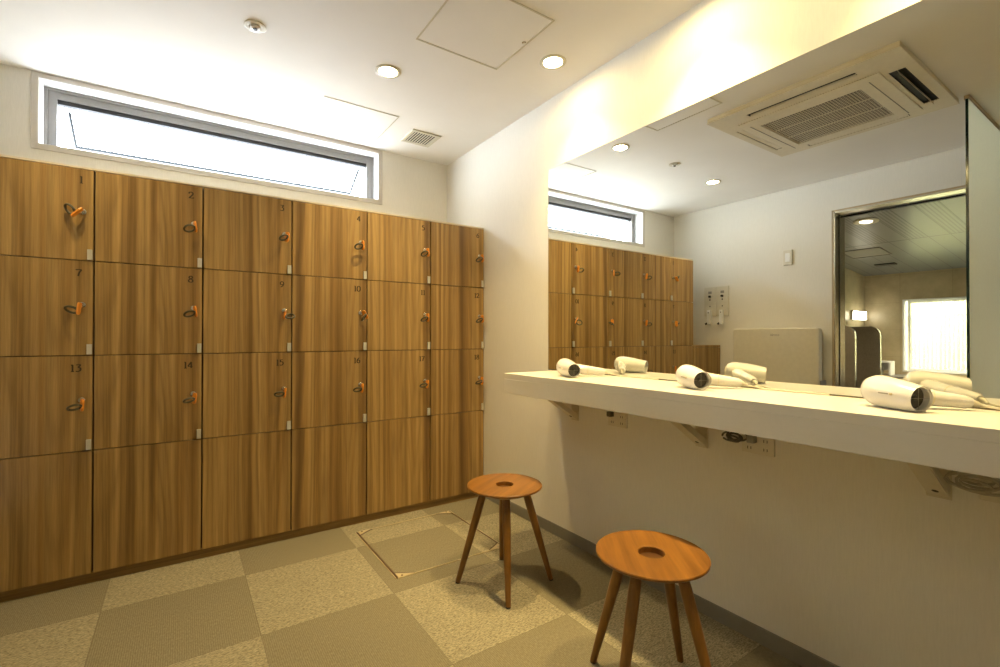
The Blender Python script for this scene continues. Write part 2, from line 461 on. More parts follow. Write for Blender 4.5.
# calligraphic digits, unit height 1; pen is wide on down strokes, thin across
DG = {
 '0': [[(.35, 0), (.12, .12), (.04, .5), (.12, .88), (.35, 1), (.58, .88), (.66, .5), (.58, .12), (.35, 0)]],
 '1': [[(.2, 1), (.2, .0)], [(.02, .0), (.38, .0)], [(.04, .93), (.2, 1)]],
 '2': [[(.05, .72), (.1, .92), (.33, 1), (.56, .88), (.56, .65), (.35, .35), (.04, .02)], [(.04, .03), (.62, .03)], [(.62, .03), (.66, .16)]],
 '3': [[(.06, .97), (.55, .97), (.3, .6)], [(.3, .6), (.52, .52), (.58, .3), (.48, .08), (.25, 0), (.04, .06)]],
 '4': [[(.46, 0), (.46, 1)], [(.46, 1), (.02, .3)], [(.02, .28), (.66, .28)]],
 '5': [[(.14, 1), (.14, .58)], [(.14, .98), (.55, .98)], [(.14, .6), (.38, .64), (.56, .5), (.58, .26), (.45, .06), (.22, 0), (.04, .07)]],
 '6': [[(.55, .98), (.28, .84), (.08, .5), (.08, .22), (.2, .04), (.36, 0), (.54, .12), (.6, .32), (.5, .52), (.32, .58), (.12, .46)]],
 '7': [[(.04, .86), (.06, .97)], [(.05, .97), (.62, .97)], [(.62, .97), (.36, .5), (.24, 0)]],
 '8': [[(.34, .54), (.14, .68), (.14, .88), (.34, 1), (.54, .88), (.54, .68), (.34, .54), (.1, .38), (.06, .18), (.16, .03), (.34, 0), (.54, .05), (.62, .2), (.56, .4), (.34, .54)]],
 '9': [[(.12, .02), (.4, .16), (.6, .5), (.6, .78), (.48, .96), (.32, 1), (.14, .88), (.08, .68), (.18, .48), (.36, .42), (.56, .54)]],
}
def smooth_pts(p, n=5):
    if len(p) < 3: return p
    out = []
    for i in range(len(p) - 1):
        p0 = p[max(i - 1, 0)]; p1 = p[i]; p2 = p[i + 1]; p3 = p[min(i + 2, len(p) - 1)]
        for k in range(n):
            t = k / n
            out.append(tuple(.5 * ((2 * p1[j]) + (-p0[j] + p2[j]) * t + (2 * p0[j] - 5 * p1[j] + 4 * p2[j] - p3[j]) * t * t + (-p0[j] + 3 * p1[j] - 3 * p2[j] + p3[j]) * t ** 3) for j in (0, 1)))
    out.append(p[-1]); return out
def number_mesh(txt, xr, zt, h, y):
    mb = MB(); adv = {'1': .52}
    wtot = sum(adv.get(c, .86) for c in txt) * h
    x = xr - wtot
    for c in txt:
        for st in DG[c]:
            p = smooth_pts(st)
            q = []
            for i, (a, b) in enumerate(p):
                i0, i1 = max(i - 1, 0), min(i + 1, len(p) - 1)
                dx, dz_ = p[i1][0] - p[i0][0], p[i1][1] - p[i0][1]; l = math.hypot(dx, dz_) or 1
                wd = .058 + .045 * abs(dz_ / l)
                nx, nz = -dz_ / l * wd, dx / l * wd
                q.append(((a + nx) * h + x, (b + nz) * h + zt - h, (a - nx) * h + x, (b - nz) * h + zt - h))
            i = len(mb.v)
            for s in q:
                for yy in (y, y + .0012):
                    mb.v += [(s[0], yy, s[1]), (s[2], yy, s[3])]
            for k in range(len(q) - 1):
                A = i + 4 * k; B = A + 4
                mb.f += [(A, B, B + 1, A + 1), (A + 2, A + 3, B + 3, B + 2), (A, A + 2, B + 2, B), (A + 1, B + 1, B + 3, A + 3)]
            E = i + 4 * (len(q) - 1); mb.f += [(i, i + 1, i + 3, i + 2), (E, E + 2, E + 3, E + 1)]
        x += adv.get(c, .86) * h
    return mb

g = .0035
keypos = []
for ci in range(6):
    x0, x1 = colx[ci], colx[ci + 1]
    nn = [ci + 1, ci + 7, ci + 13]
    th = Thing('locker_cabinet', ((x0 + x1) / 2, YF + .28, 0), 'tall wood-grain locker column with doors numbered %d, %d and %d' % tuple(nn), 'locker', 'locker columns along the back wall')
    th.part(MB().box(x0 + .001, x1 - .001, YF + .019, YB - .012, .052, rz[0] - .004), 'body', M['bodyd'])
    th.part(MB().box(x0 + .001, x1 - .001, YF + .004, YB - .012, rz[0] - .004, rz[0] + .005), 'top_panel', M['cream'])
    for r in range(4):
        za, zb = rz[r + 1], rz[r]
        if r == 0: zb -= .006
        cz = (za + zb) / 2
        d = th.part(MB().box(x0 + g, x1 - g, YF, YF + .018, za + .002, zb - .002), 'door', M['wood'], at=((x0 + x1) / 2, YF + .009, (rz[r] + rz[r + 1]) / 2), bevel=.0008)
        if r < 3:
            num = number_mesh(str(nn[r]), x1 - .036, rz[r] - .042, .031, YF - .0011)
            th.sub(num, 'number', M['ink'], d)
            kx, kz = x1 - .040, rz[r] - .205
            lk = MB().rev([(.0125, 0), (.0125, .004), (.0095, .005), (.0095, .012)], (kx, YF, kz), (0, -1, 0), 20)
            th.sub(lk, 'lock', M['chrome'], d, smooth=True)
            tb = MB().box(x1 - .0235, x1 - .0045, YF - .011, YF, rz[r + 1] + .005, rz[r + 1] + .052)
            th.sub(tb, 'door_stop_plate', M['plate'], d, bevel=.0012)
            keypos.append((nn[r], kx, kz))
# low cabinet between the lockers and the left wall
th = Thing('low_cabinet', ((XL + colx[0]) / 2, YF + .28, 0), 'low wood-grain cabinet beside locker 13 in the left corner', 'cabinet')
th.part(MB().box(XL + .002, colx[0] - .001, YF + .019, YB - .012, .052, rz[2] - .022), 'body', M['bodyd'])
th.part(MB().box(XL + .003, colx[0] - .001, YF, YB - .012, rz[2] - .022, rz[2] - .001), 'top_panel', M['wood'], bevel=.001)
th.part(MB().box(XL + .004, colx[0] - g, YF, YF + .018, rz[4] + .002, rz[2] - .025), 'door', M['wood'], bevel=.0008)
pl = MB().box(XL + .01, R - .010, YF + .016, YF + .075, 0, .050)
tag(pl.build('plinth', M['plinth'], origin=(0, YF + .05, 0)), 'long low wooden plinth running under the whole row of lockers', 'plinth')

# keys with orange holders and coil wristbands, each in its lock
keys = {}
def make_key(n, kx, kz, tilt, swing):
    e = empty('locker_key', (kx, YF - .012, kz), 'orange locker key with dark wristband in the lock of door %d' % n, 'key', 'orange locker keys in the doors')
    sh = MB().cyl((0, .0005, 0), (0, -.012, 0), .004, n=12).box(-.0015, .0015, -.016, -.002, -.008, .008)
    s = sh.build('key_blade', M['chrome'], e)
    h = MB()
    pts = []
    prof = [(.008, .010), (-.004, .014), (-.018, .012), (-.034, .0125), (-.044, .009), (-.048, .003)]
    outl = [(-.012 - 0.012 - wd, z) for z, wd in prof] + [(-.012 - .012 + wd, z) for z, wd in reversed(prof)]
    h.prism(outl, 0, -.0040, .0040)
    ho = h.build('key_holder', M['orange'], e, bevel=.002, seg=2)
    rg = MB(); K = 28; ptsr = []
    ex = .0235; ey = .018
    for k in range(K):
        t = 2 * PI * k / K
        ptsr.append((-.004 - ex + ex * math.cos(t), -.024 + ey * math.sin(t), -.028 - .013 * math.sin(t)))
    rg.tube(ptsr, .0050, 8, True)
    ro = rg.build('wristband', M['band'], e, smooth=True)
    q = Matrix.Rotation(tilt, 4, 'Y') @ Matrix.Rotation(swing, 4, 'Z')
    for o in (ho, ro):
        piv = Vector((0, -.010, 0))
        o.matrix_local = Matrix.Translation(piv) @ q @ Matrix.Translation(-piv)
    return e
tilts = {1: (.75, -.25), 2: (-.15, .25), 3: (.05, .75), 4: (-.05, .15), 5: (-.1, .2), 6: (-.1, .1), 7: (.12, -.35), 8: (-.15, .35), 9: (.1, 2.75),
         10: (-.55, .75), 11: (-.1, .2), 12: (-.1, .15), 13: (.05, .5), 14: (.1, .6), 15: (.1, .1), 16: (.05, .1), 17: (.1, .2), 18: (0, .15)}
for n, kx, kz in keypos: make_key(n, kx, kz, *tilts[n])

# ------------------------------------------------------------------ mirror and worktop
MY = 2.159
th = Thing('wall_mirror', (R, .6, CT), 'large frameless mirror on the right wall above the white worktop', 'mirror')
th.part(MB().box(MX, R, -.95, MY, CT + .0055, 2.1415), 'mirror_glass', mirror_mat())
th.part(MB().box(MX - .0005, R, -.95, MY, CT + .0002, CT + .0053), 'bottom_seal', M['band'])
th.part(MB().box(MX - .0006, R - .0002, MY, MY + .0012, CT + .002, 2.1415), 'polished_edge', M['grey'])
wt = MB().box(CX, R - .0005, -1.1, CY, CT - .030, CT).box(CX, CX + .030, -1.1, CY, CB, CT - .030).box(CX + .03, R - .0005, CY - .02, CY, CB, CT - .03).box(CX + .03, R - .0005, -1.1, -1.08, CB, CT - .03).box(CX + .03, R - .0005, -1.08, CY - .02, CB + .02, CB + .035)
tag(wt.build('worktop', M['solid'], origin=(1.62, .5, CB), bevel=.0015), 'long white wall-mounted worktop with a deep front edge under the mirror', 'worktop')

# brackets below
for yb, lab in ((1.930, 'cream steel bracket under the far end of the worktop'), (1.165, 'cream steel bracket under the middle of the worktop, between two sockets'), (.420, 'cream steel bracket under the near end of the worktop')):
    th = Thing('shelf_bracket', (R, yb, CB), lab, 'bracket', 'brackets under the worktop')
    zb_ = .700; xa = 1.545
    top = CB + .019
    lip = MB().prism([(xa, top), (xa + .030, top), (R - .006, zb_ + .024), (R - .006, zb_)], 1, yb - .0255, yb - .0235)
    th.part(lip, 'side_lip', M['bracket'])
    fl = MB().prism([(xa, top), (xa - .003, top - .003), (R - .009, zb_ - .004), (R - .005, zb_ - .001)], 1, yb - .0235, yb + .0235)
    th.part(fl, 'strut', M['bracket'])
    th.part(MB().box(R - .004, R, yb - .028, yb + .028, zb_ - .012, top - .002), 'wall_plate', M['bracket'], bevel=.001)
    n_ = Vector((-(top - zb_), 0, -(R - .008 - xa))).normalized()
    p_ = Vector((R - .034, yb, zb_ + (.026) * (top - zb_) / (R - .008 - xa)))
    th.part(MB().rev([(.008, 0), (.008, .003), (.004, .0045)], p_ + n_ * .0015, n_, 16), 'screw', M['dark'], smooth=True)

# sockets with plugs and bundled cords
def coil(cx, cy, cz, rad, n, seed, squash=.5):
    rnd = random.Random(seed); pts = []
    for k in range(n * 14):
        t = 2 * PI * k / 14
        q = rad * (.72 + .28 * math.sin(t * .37 + seed))
        pts.append((cx + .018 * math.sin(t * .21 + seed * 2), cy + q * math.cos(t) * 1.25, cz + q * squash * math.sin(t) + .006 * math.sin(t * .5)))
    return pts
sock = [(1.62, .738, 'double wall socket with one dark plug under the far end of the worktop', 0),
        (.93, .745, 'double wall socket under the worktop beside the middle bracket', 1),
        (.245, .745, 'long cream socket box under the near end of the worktop', 2)]
for k, (ys, zs, lab, kind) in enumerate(sock):
    hw = .060 if kind < 2 else .09
    th = Thing('wall_socket', (R, ys, zs), lab, 'socket', 'wall sockets under the worktop')
    th.part(MB().box(R - .012, R, ys - hw, ys + hw, zs - .036, zs + .040), 'socket_plate', M['ivory'], bevel=.002)
    if kind < 2:
        for yy in (-.03, .03):
            for z2 in (-.016, .016):
                for q in (-.006, .006): th.part(MB().box(R - .0132, R - .0119, ys + yy + q - .001, ys + yy + q + .001, zs + z2 - .005, zs + z2 + .005), 'slot', M['dark'])
    if kind == 0:
        p = MB().box(R - .040, R - .0125, ys + .018, ys + .044, zs + .012, zs + .036)
        tag(p.build('power_plug', M['cabled'], origin=(R - .03, ys + .03, zs + .02), bevel=.003), 'dark plug in the socket under the far end of the worktop', 'plug')
    elif kind == 1:
        c = MB().tube(coil(R - .036, ys + .075, zs + .018, .034, 5, 2, .62), .0035, 6)
        o = c.build('cord_bundle', M['cabled'], origin=(R - .03, ys + .04, zs), smooth=True); tag(o, 'dark coiled cord bundle hanging beside the socket near the middle bracket', 'cord')
        p = MB().box(R - .042, R - .0125, ys + .000, ys + .026, zs + .006, zs + .034)
        tag(p.build('power_plug', M['grey'], origin=(R - .03, ys, zs + .02), bevel=.003), 'grey plug in the socket near the middle bracket', 'plug')
    else:
        c = MB().tube(coil(R - .052, ys + .085, zs + .018, .052, 6, 5, .5), .0036, 6)
        o = c.build('cord_bundle', M['cable'], origin=(R - .05, ys + .1, zs), smooth=True); tag(o, 'pale looped cord bundle beside the near end bracket', 'cord')

# ------------------------------------------------------------------ hair dryers
def make_dryer(rear, mouth, hend, label):
    rear = Vector((*rear, 0)); mouth = Vector((*mouth, 0)); hend = Vector((*hend, 0))
    d = (mouth - rear).normalized(); a = math.atan2(d.y, d.x)
    e = empty('hair_dryer', (rear.x, rear.y, CT), label, 'hair dryer', 'hair dryers lying on the worktop', a)
    Lb = (mouth - rear).length
    loc = lambda p: Matrix.Rotation(-a, 3, 'Z') @ (p - rear)
    rz_ = .0456; mz_ = .0362                       # axis heights rear / mouth
    tilt = Vector((Lb, 0, mz_ - rz_)).normalized()
    prof = [(.006, -.033), (.022, -.030), (.035, -.022), (.042, -.006), (.0438, .012), (.043, .035), (.0405, .070), (.0365, .100), (.0335, .122), (.0322, Lb),
            (.0300, Lb), (.0300, Lb - .035)]
    b = MB().rev(prof, (0, 0, rz_), tilt, 40); 
    body = b.build('barrel', M['dryer'], e, smooth=True)
    # inner heater seen in the mouth
    q = MB().rev([(.0295, 0), (.0295, .002)], Vector((0, 0, rz_)) + tilt * (Lb - .018), tilt, 28)
    q.rev([(.008, 0), (.007, .008), (.002, .010)], Vector((0, 0, rz_)) + tilt * (Lb - .017), tilt, 16)
    c = Vector((0, 0, rz_)) + tilt * (Lb - .004)
    g_ = q.build('outlet_core', M['dark'], body)
    wr = MB().cyl(c + Vector((0, -.030, 0)), c + Vector((0, .030, 0)), .0004, n=6).cyl(c + Vector((0, 0, -.030)), c + Vector((0, 0, .030)), .0004, n=6)
    wr.build('outlet_wire', M['grey'], body)
    # intake grille at the back
    gr = MB()
    for k in range(5):
        r = .007 + k * .0065
        h = -.0335 + (k * .0016 if k < 3 else (.0044 + (k - 2) * .0042))
        gr.rev([(r, h - .0006), (r + .0022, h - .0006), (r + .0022, h + .004), (r, h + .004)], (0, 0, rz_), tilt, 28, caps=False)
    gr.build('intake_grille', M['dryer2'], body, smooth=True)
    # side badge with a small brass button (faces the room)
    hp = loc(hend); sgn = -1 if hp.y > 0 else 1
    bd = MB().box(.040, .068, sgn * .0415, sgn * .0437, rz_ - .0030, rz_ + .0010)
    bd.build('badge', M['grey'], body, bevel=.001)
    bt = MB().rev([(.0035, 0), (.003, .004)], (.074, sgn * .0385, rz_ - .002), (0, sgn, 0), 14)
    bt.build('button', M['brass'], body, smooth=True)
    # handle: elliptical, leaves the rear half of the barrel, towards the mirror side
    s0 = Vector((.012, -sgn * .020, .040)); s1 = Vector((hp.x, hp.y, .021))
    dirh = (s1 - s0)
    Lh = dirh.length
    hr = [(.0255, 0), (.025, Lh * .25), (.0225, Lh * .5), (.0195, Lh * .78), (.018, Lh * .93), (.013, Lh)]
    h = MB().rev(hr, s0, dirh, 24)
    ho = h.build('handle', M['dryer'], e, smooth=True)
    mid = s0 + dirh * .52
    jr = MB().rev([(.0231, -.0015), (.0231, .0015)], mid, dirh, 24); jr.build('handle_joint', M['dryer2'], ho)
    side = Vector((-sgn * 0, 0, 1))
    sw = MB(); cpt = s0 + dirh * .36 + Vector((0, 0, .0215))
    sw.box(cpt.x - .008, cpt.x + .008, cpt.y - .004, cpt.y + .004, cpt.z - .003, cpt.z + .002)
    sw.build('switch', M['grey'], ho, bevel=.001)
    # strain relief and cord running along the foot of the mirror
    dh = dirh.normalized()
    s2 = s1 + dh * .022; s2.z = .013
    rl = MB().tube([s1 - dh * .004, s1 + dh * .008, s2], [.010, .0075, .0045], 12); rl.build('strain_relief', M['dryer2'], e, smooth=True)
    w2 = Matrix.Rotation(-a, 3, 'Z')
    def W(x, y, z): return w2 @ (Vector((x, y, 0)) - rear) + Vector((0, 0, z))
    ex, ey = (rear + Matrix.Rotation(a, 3, 'Z') @ Vector((s2.x, s2.y, 0))).xy
    cp = [Vector((s2.x, s2.y, .013))]
    for k, (fx, fy_, z) in enumerate([(.35, -.02, .010), (.7, -.05, .0045), (1, -.09, .0035), (1, -.17, .0035), (1, -.26, .0035)]):
        cp.append(W(ex + (MX - .007 - ex) * fx, ey + fy_, z))
    P = []
    for i in range(len(cp) - 1):
        for k in range(5):
            P.append(cp[i].lerp(cp[i + 1], k / 5))
    P.append(cp[-1])
    for _ in range(3):
        P = [P[0]] + [(P[i - 1] + P[i] * 2 + P[i + 1]) / 4 for i in range(1, len(P) - 1)] + [P[-1]]
    cd = MB().tube(P, .0028, 8); cd.build('cord', M['dryer2'], e, smooth=True)
    return e
make_dryer((1.597, 1.786), (1.542, 1.656), (1.742, 1.650), 'white hair dryer at the far end of the worktop, nearest the lockers')
make_dryer((1.638, 1.122), (1.583, 1.022), (1.756, .970), 'white hair dryer in the middle of the worktop, opposite the beige baby station')
make_dryer((1.640, .510), (1.588, .405), (1.755, .342), 'white hair dryer at the near end of the worktop, largest in the picture')

# ------------------------------------------------------------------ stools
def make_stool(cx, cy, a0, label, ga=0):
    H = .456
    e = empty('round_stool', (cx, cy, 0), label, 'stool', 'round wooden stools by the worktop')
    s = MB()
    prof = [(.0015, H - .020), (.041, H - .020), (.041, H - .002), (.043, H), (.1735, H), (.1755, H - .002), (.1755, H - .007), (.1730, H - .010), (.140, H - .024), (.118, H - .034), (.0015, H - .034)]
    s.rev(prof, n=72, caps=True)
    seat = s.build('seat', M['seat'], e, smooth=True); seat.rotation_euler = (0, 0, ga)
    rc = MB().rev([(.0405, H - .0199), (.0405, H - .0185)], n=48); ro = rc.build('seat_hollow', M['seatin'], seat, smooth=True)
    for k in range(4):
        t = a0 + k * PI / 2
        top = Vector((.098 * math.cos(t), .098 * math.sin(t), H - .030)); bot = Vector((.219 * math.cos(t), .219 * math.sin(t), .005))
        dv = bot - top; L_ = dv.length
        l = MB().rev([(.0165, 0), (.0185, L_ * .12), (.0185, L_ * .3), (.0155, L_ * .65), (.0118, L_)], top, dv, 20)
        lo = l.build('leg', M['leg'], e, smooth=True)
        ft = MB().rev([(.0105, 0), (.0105, .006)], (bot.x, bot.y, 0), (0, 0, 1), 16); ft.build('foot_pad', M['foot'], lo)
    return e
make_stool(1.263, 1.832, math.radians(59.5), 'round wooden stool nearest the lockers, beside the floor hatch', .5)
make_stool(1.257, .990, math.radians(12), 'round wooden stool nearest the camera, cut off by the bottom of the picture', .9)

# ------------------------------------------------------------------ ceiling fittings
def downlight(x, y, label, power):
    th = Thing('downlight', (x, y, C), label, 'ceiling light', 'round ceiling downlights')
    rg = MB().rev([(.050, 0), (.050, .004), (.063, .004), (.068, .002), (.068, 0)], (x, y, C), (0, 0, -1), 40, caps=False)
    rg.f.append(tuple(range(0, 40)))
    th.part(rg, 'trim_ring', M['trimw'], smooth=True)
    th.part(MB().rev([(.049, .0005), (.049, .003)], (x, y, C), (0, 0, -1), 36), 'lens', M['lens'])
    # diffuse glow of the lens and the narrower beam of its reflector
    for nm, frac, spread, size in (('downlight_glow', .38, 172, .094), ('downlight_beam', .70, 92, .070)):
        l = bpy.data.lights.new(nm, 'AREA'); l.shape = 'DISK'; l.size = size; l.energy = power * frac; l.color = (1.0, .745, .32); l.spread = math.radians(spread)
        o = bpy.data.objects.new(nm, l); COL.objects.link(o); o.parent = th.e; o.location = (0, 0, -.0042 if spread > 100 else -.0046)
    return th
WA = 10.5
downlight(.903, 2.405, 'round downlight in the ceiling before the lockers, beside the square hatch', WA * .78)
downlight(1.573, 1.848, 'round downlight close to the mirror wall, nearest the back corner', WA * .85)
downlight(1.573, 1.11, 'round downlight above the middle of the mirror, over the middle hair dryer', WA * 1.15)
downlight(1.573, .37, 'round downlight above the near end of the mirror', WA)
downlight(-.397, 2.469, 'round downlight near the left wall, reflected in the mirror', WA * .42)

def access_panel(x0, x1, y0, y1, label, latch=None, fw=.006):
    th = Thing('ceiling_hatch', ((x0 + x1) / 2, (y0 + y1) / 2, C), label, 'ceiling hatch')
    f = MB(); z = C - .003
    f.box(x0, x1, y0, y0 + fw, z, C).box(x0, x1, y1 - fw, y1, z, C).box(x0, x0 + fw, y0 + fw, y1 - fw, z, C).box(x1 - fw, x1, y0 + fw, y1 - fw, z, C)
    th.part(f, 'hatch_frame', M['trimw'])
    th.part(MB().box(x0 + fw + .002, x1 - fw - .002, y0 + fw + .002, y1 - fw - .002, C - .0015, C), 'hatch_panel', M['ceil'])
    if latch: th.part(MB().rev([(.010, 0), (.010, .003), (.006, .0045)], (*latch, C - .0015), (0, 0, -1), 18), 'latch', M['chrome'], smooth=True)
access_panel(.912, 1.372, 1.60, 2.068, 'large square ceiling hatch with a small round latch between two downlights', (1.352, 1.80), .007)
access_panel(.685, 1.150, 2.862, 3.345, 'pale square ceiling hatch right in front of the window', None, .004)

th = Thing('ceiling_vent', (1.40, 3.085, C), 'small square louvred vent in the ceiling corner by the window', 'vent')
vx0, vx1, vy0, vy1 = 1.295, 1.508, 2.975, 3.195
f = MB(); fw = .022
f.box(vx0, vx1, vy0, vy0 + fw, C - .008, C).box(vx0, vx1, vy1 - fw, vy1, C - .008, C).box(vx0, vx0 + fw, vy0 + fw, vy1 - fw, C - .008, C).box(vx1 - fw, vx1, vy0 + fw, vy1 - fw, C - .008, C)
th.part(f, 'vent_frame', M['trimw'], bevel=.001)
th.part(MB().box(vx0 + fw, vx1 - fw, vy0 + fw, vy1 - fw, C - .0008, C), 'vent_cavity', M['infill'])
s = MB()
for k in range(9):
    x = vx0 + fw + .0065 + k * .0186
    s.box(x, x + .0080, vy0 + fw, vy1 - fw, C - .0075, C - .0060)
th.part(s, 'louvre', M['trimw'])

th = Thing('heat_detector', (.270, 2.392, C), 'small round white detector with a dark eye in the ceiling', 'detector')
th.part(MB().rev([(.046, 0), (.046, .003), (.040, .005), (.027, .004), (.025, .0015)], (.270, 2.392, C), (0, 0, -1), 36), 'detector_base', M['trimw'], smooth=True)
th.part(MB().rev([(.021, .001), (.021, .010), (.016, .013)], (.270, 2.392, C), (0, 0, -1), 28), 'detector_head', M['white'], smooth=True)
th.part(MB().rev([(.010, .013), (.009, .017)], (.270, 2.392, C), (0, 0, -1), 18), 'eye', M['dark'])

# cassette air conditioner
ax0, ax1, ay0, ay1 = -.205, .785, .785, 1.785
th = Thing('air_conditioner', ((ax0 + ax1) / 2, (ay0 + ay1) / 2, C), 'square cream cassette air conditioner in the ceiling, seen in the mirror', 'air conditioner')
zA = C - .030
sl = dict(A=(.655, .695, 1.00, 1.57), B=(-.03, .51, 1.698, 1.740), Cc=(-.220 + .012, -.165 + .012, 1.00, 1.57), D=(-.03, .54, .835, .905))
sl['Cc'] = (-.160, -.118, 1.00, 1.57)
# panel with four slot holes: stitched from strips
def plate_with_holes(x0, x1, y0, y1, z0, z1, holes):
    xs = sorted({x0, x1, *[h[0] for h in holes], *[h[1] for h in holes]}); ys = sorted({y0, y1, *[h[2] for h in holes], *[h[3] for h in holes]})
    mb = MB(); idx = {}
    def V(x, y, z):
        k = (x, y, z)
        if k not in idx: idx[k] = len(mb.v); mb.v.append(k)
        return idx[k]
    inside = lambda cx, cy: x0 < cx < x1 and y0 < cy < y1 and not any(h[0] < cx < h[1] and h[2] < cy < h[3] for h in holes)
    for i in range(len(xs) - 1):
        for j in range(len(ys) - 1):
            a, b_, c, d_ = xs[i], xs[i + 1], ys[j], ys[j + 1]
            if not inside((a + b_) / 2, (c + d_) / 2): continue
            mb.f.append((V(a, c, z0), V(a, d_, z0), V(b_, d_, z0), V(b_, c, z0))); mb.f.append((V(a, c, z1), V(b_, c, z1), V(b_, d_, z1), V(a, d_, z1)))
            def nb(dx, dy):
                px = (a + b_) / 2 if dx == 0 else (xs[i + 1] + 1e-5 if dx > 0 else xs[i] - 1e-5); py = (c + d_) / 2 if dy == 0 else (ys[j + 1] + 1e-5 if dy > 0 else ys[j] - 1e-5)
                return inside(px, py)
            if not nb(1, 0): mb.f.append((V(b_, c, z0), V(b_, d_, z0), V(b_, d_, z1), V(b_, c, z1)))
            if not nb(-1, 0): mb.f.append((V(a, d_, z0), V(a, c, z0), V(a, c, z1), V(a, d_, z1)))
            if not nb(0, 1): mb.f.append((V(b_, d_, z0), V(a, d_, z0), V(a, d_, z1), V(b_, d_, z1)))
            if not nb(0, -1): mb.f.append((V(a, c, z0), V(b_, c, z0), V(b_, c, z1), V(a, c, z1)))
    return mb
G = (-.035, .490, 1.045, 1.590)
def ring_box(x0, x1, y0, y1, w, z0, z1): return MB().box(x0, x0 + w, y0, y1, z0, z1).box(x1 - w, x1, y0, y1, z0, z1).box(x0 + w, x1 - w, y0, y0 + w, z0, z1).box(x0 + w, x1 - w, y1 - w, y1, z0, z1)
th.part(plate_with_holes(ax0, ax1, ay0, ay1, zA, zA + .005, list(sl.values()) + [G]), 'face_panel', M['acw'], bevel=.002)
th.part(ring_box(ax0 + .004, ax1 - .004, ay0 + .004, ay1 - .004, .006, zA + .005, C), 'side_skirt', M['acw'])
th.part(MB().box(ax0 + .011, ax1 - .011, ay0 + .011, ay1 - .011, zA + .012, C), 'backing', M['infill'])
ip = plate_with_holes(-.095, .605, .925, 1.675, zA - .008, zA + .0005, [G])
th.part(ip, 'intake_panel', M['acw'], bevel=.003)
gm = MB()
n1 = 34
for k in range(n1):
    y = G[2] + .008 + k * (G[3] - G[2] - .016) / (n1 - 1); gm.box(G[0], G[1], y - .0013, y + .0013, zA - .004, zA - .001)
for k in range(27):
    x = G[0] + .008 + k * (G[1] - G[0] - .016) / 26; gm.box(x - .0011, x + .0011, G[2], G[3], zA - .005, zA - .002)
for k in (1, 2):
    x = G[0] + k * (G[1] - G[0]) / 3; gm.box(x - .005, x + .005, G[2], G[3], zA - .007, zA + .0)
th.part(gm, 'intake_grille', M['acw'])
ln = MB()
for (a_, b_, c_, d_) in ((-.09, .53, 1.632, 1.637), (-.08, .54, .985, .990)): ln.box(a_, b_, c_, d_, zA - .0088, zA - .0075)
th.part(ln, 'panel_groove', M['acg'])
for nm, (a_, b_, c_, d_) in sl.items():
    q = MB()
    opening = {'A': 1.1, 'B': .02, 'Cc': .02, 'D': 1.15}[nm]
    if b_ - a_ > d_ - c_:
        wv = (d_ - c_) * .8; yc = (c_ + d_) / 2
        dy_, dz_ = wv / 2 * math.cos(opening), wv / 2 * math.sin(opening)
        q.prism([(yc - dy_, zA + .003 - dz_), (yc + dy_, zA + .003 + dz_), (yc + dy_, zA + .006 + dz_), (yc - dy_, zA + .006 - dz_)], 0, a_ + .006, b_ - .006)
    else:
        wv = (b_ - a_) * .8; xc = (a_ + b_) / 2 - (.006 if nm == 'A' else 0)
        if nm == 'A': wv *= .30; xc = a_ + .004
        dx_, dz_ = wv / 2 * math.cos(opening), wv / 2 * math.sin(opening)
        q.prism([(xc - dx_, zA + .003 - dz_), (xc + dx_, zA + .003 + dz_), (xc + dx_, zA + .006 + dz_), (xc - dx_, zA + .006 - dz_)], 1, c_ + .006, d_ - .006)
    th.part(q, 'louvre_flap', M['acw'])

# ------------------------------------------------------------------ floor hatch
hx0, hx1, hy0, hy1 = .855, 1.462, 2.135, 2.765
th = Thing('floor_hatch', ((hx0 + hx1) / 2, (hy0 + hy1) / 2, 0), 'rectangular floor hatch with brass corners in the carpet before the lockers', 'floor hatch')
th.part(MB().box(hx0 + .006, hx1 - .006, hy0 + .003, hy1 - .003, .0, .0022), 'hatch_panel', M['carpet'])
th.part(MB().box(hx0 - .006, hx0 + .006, hy0, hy1, 0, .0015), 'edge_gap', M['bodyd'])
th.part(MB().box(hx1 - .005, hx1 + .004, hy0, hy1, 0, .0015), 'edge_gap', M['bodyd'])
fr_ = MB().box(hx0, hx1, hy0 - .004, hy0 + .002, 0, .0032).box(hx0, hx1, hy1 - .002, hy1 + .004, 0, .0032).box(hx0 - .009, hx0 - .006, hy0, hy1, 0, .003).box(hx1 + .004, hx1 + .007, hy0, hy1, 0, .003)
th.part(fr_, 'metal_edging', M['brass'])
for (cx, cy, sx, sy) in ((hx0, hy0, 1, 1), (hx1, hy0, -1, 1), (hx0, hy1, 1, -1), (hx1, hy1, -1, -1)):
    c = MB().prism([(cx + sx * .004, cy), (cx + sx * .085, cy + sy * .001), (cx + sx * .045, cy + sy * .022), (cx + sx * .005, cy + sy * .046)], 2, .0022, .0042)
    th.part(MB().prism([(cx + sx * .0, cy), (cx + sx * .10, cy), (cx + sx * .05, cy + sy * .030), (cx + sx * .0, cy + sy * .060)], 2, .0016, .0030), 'corner_recess', M['bodyd'])
    co = th.part(c, 'corner_plate', M['brass'])
    th.sub(MB().rev([(.006, .0040), (.005, .0050)], (cx + sx * .026, cy + sy * .010, 0), (0, 0, 1), 14), 'screw', M['chrome'], co)

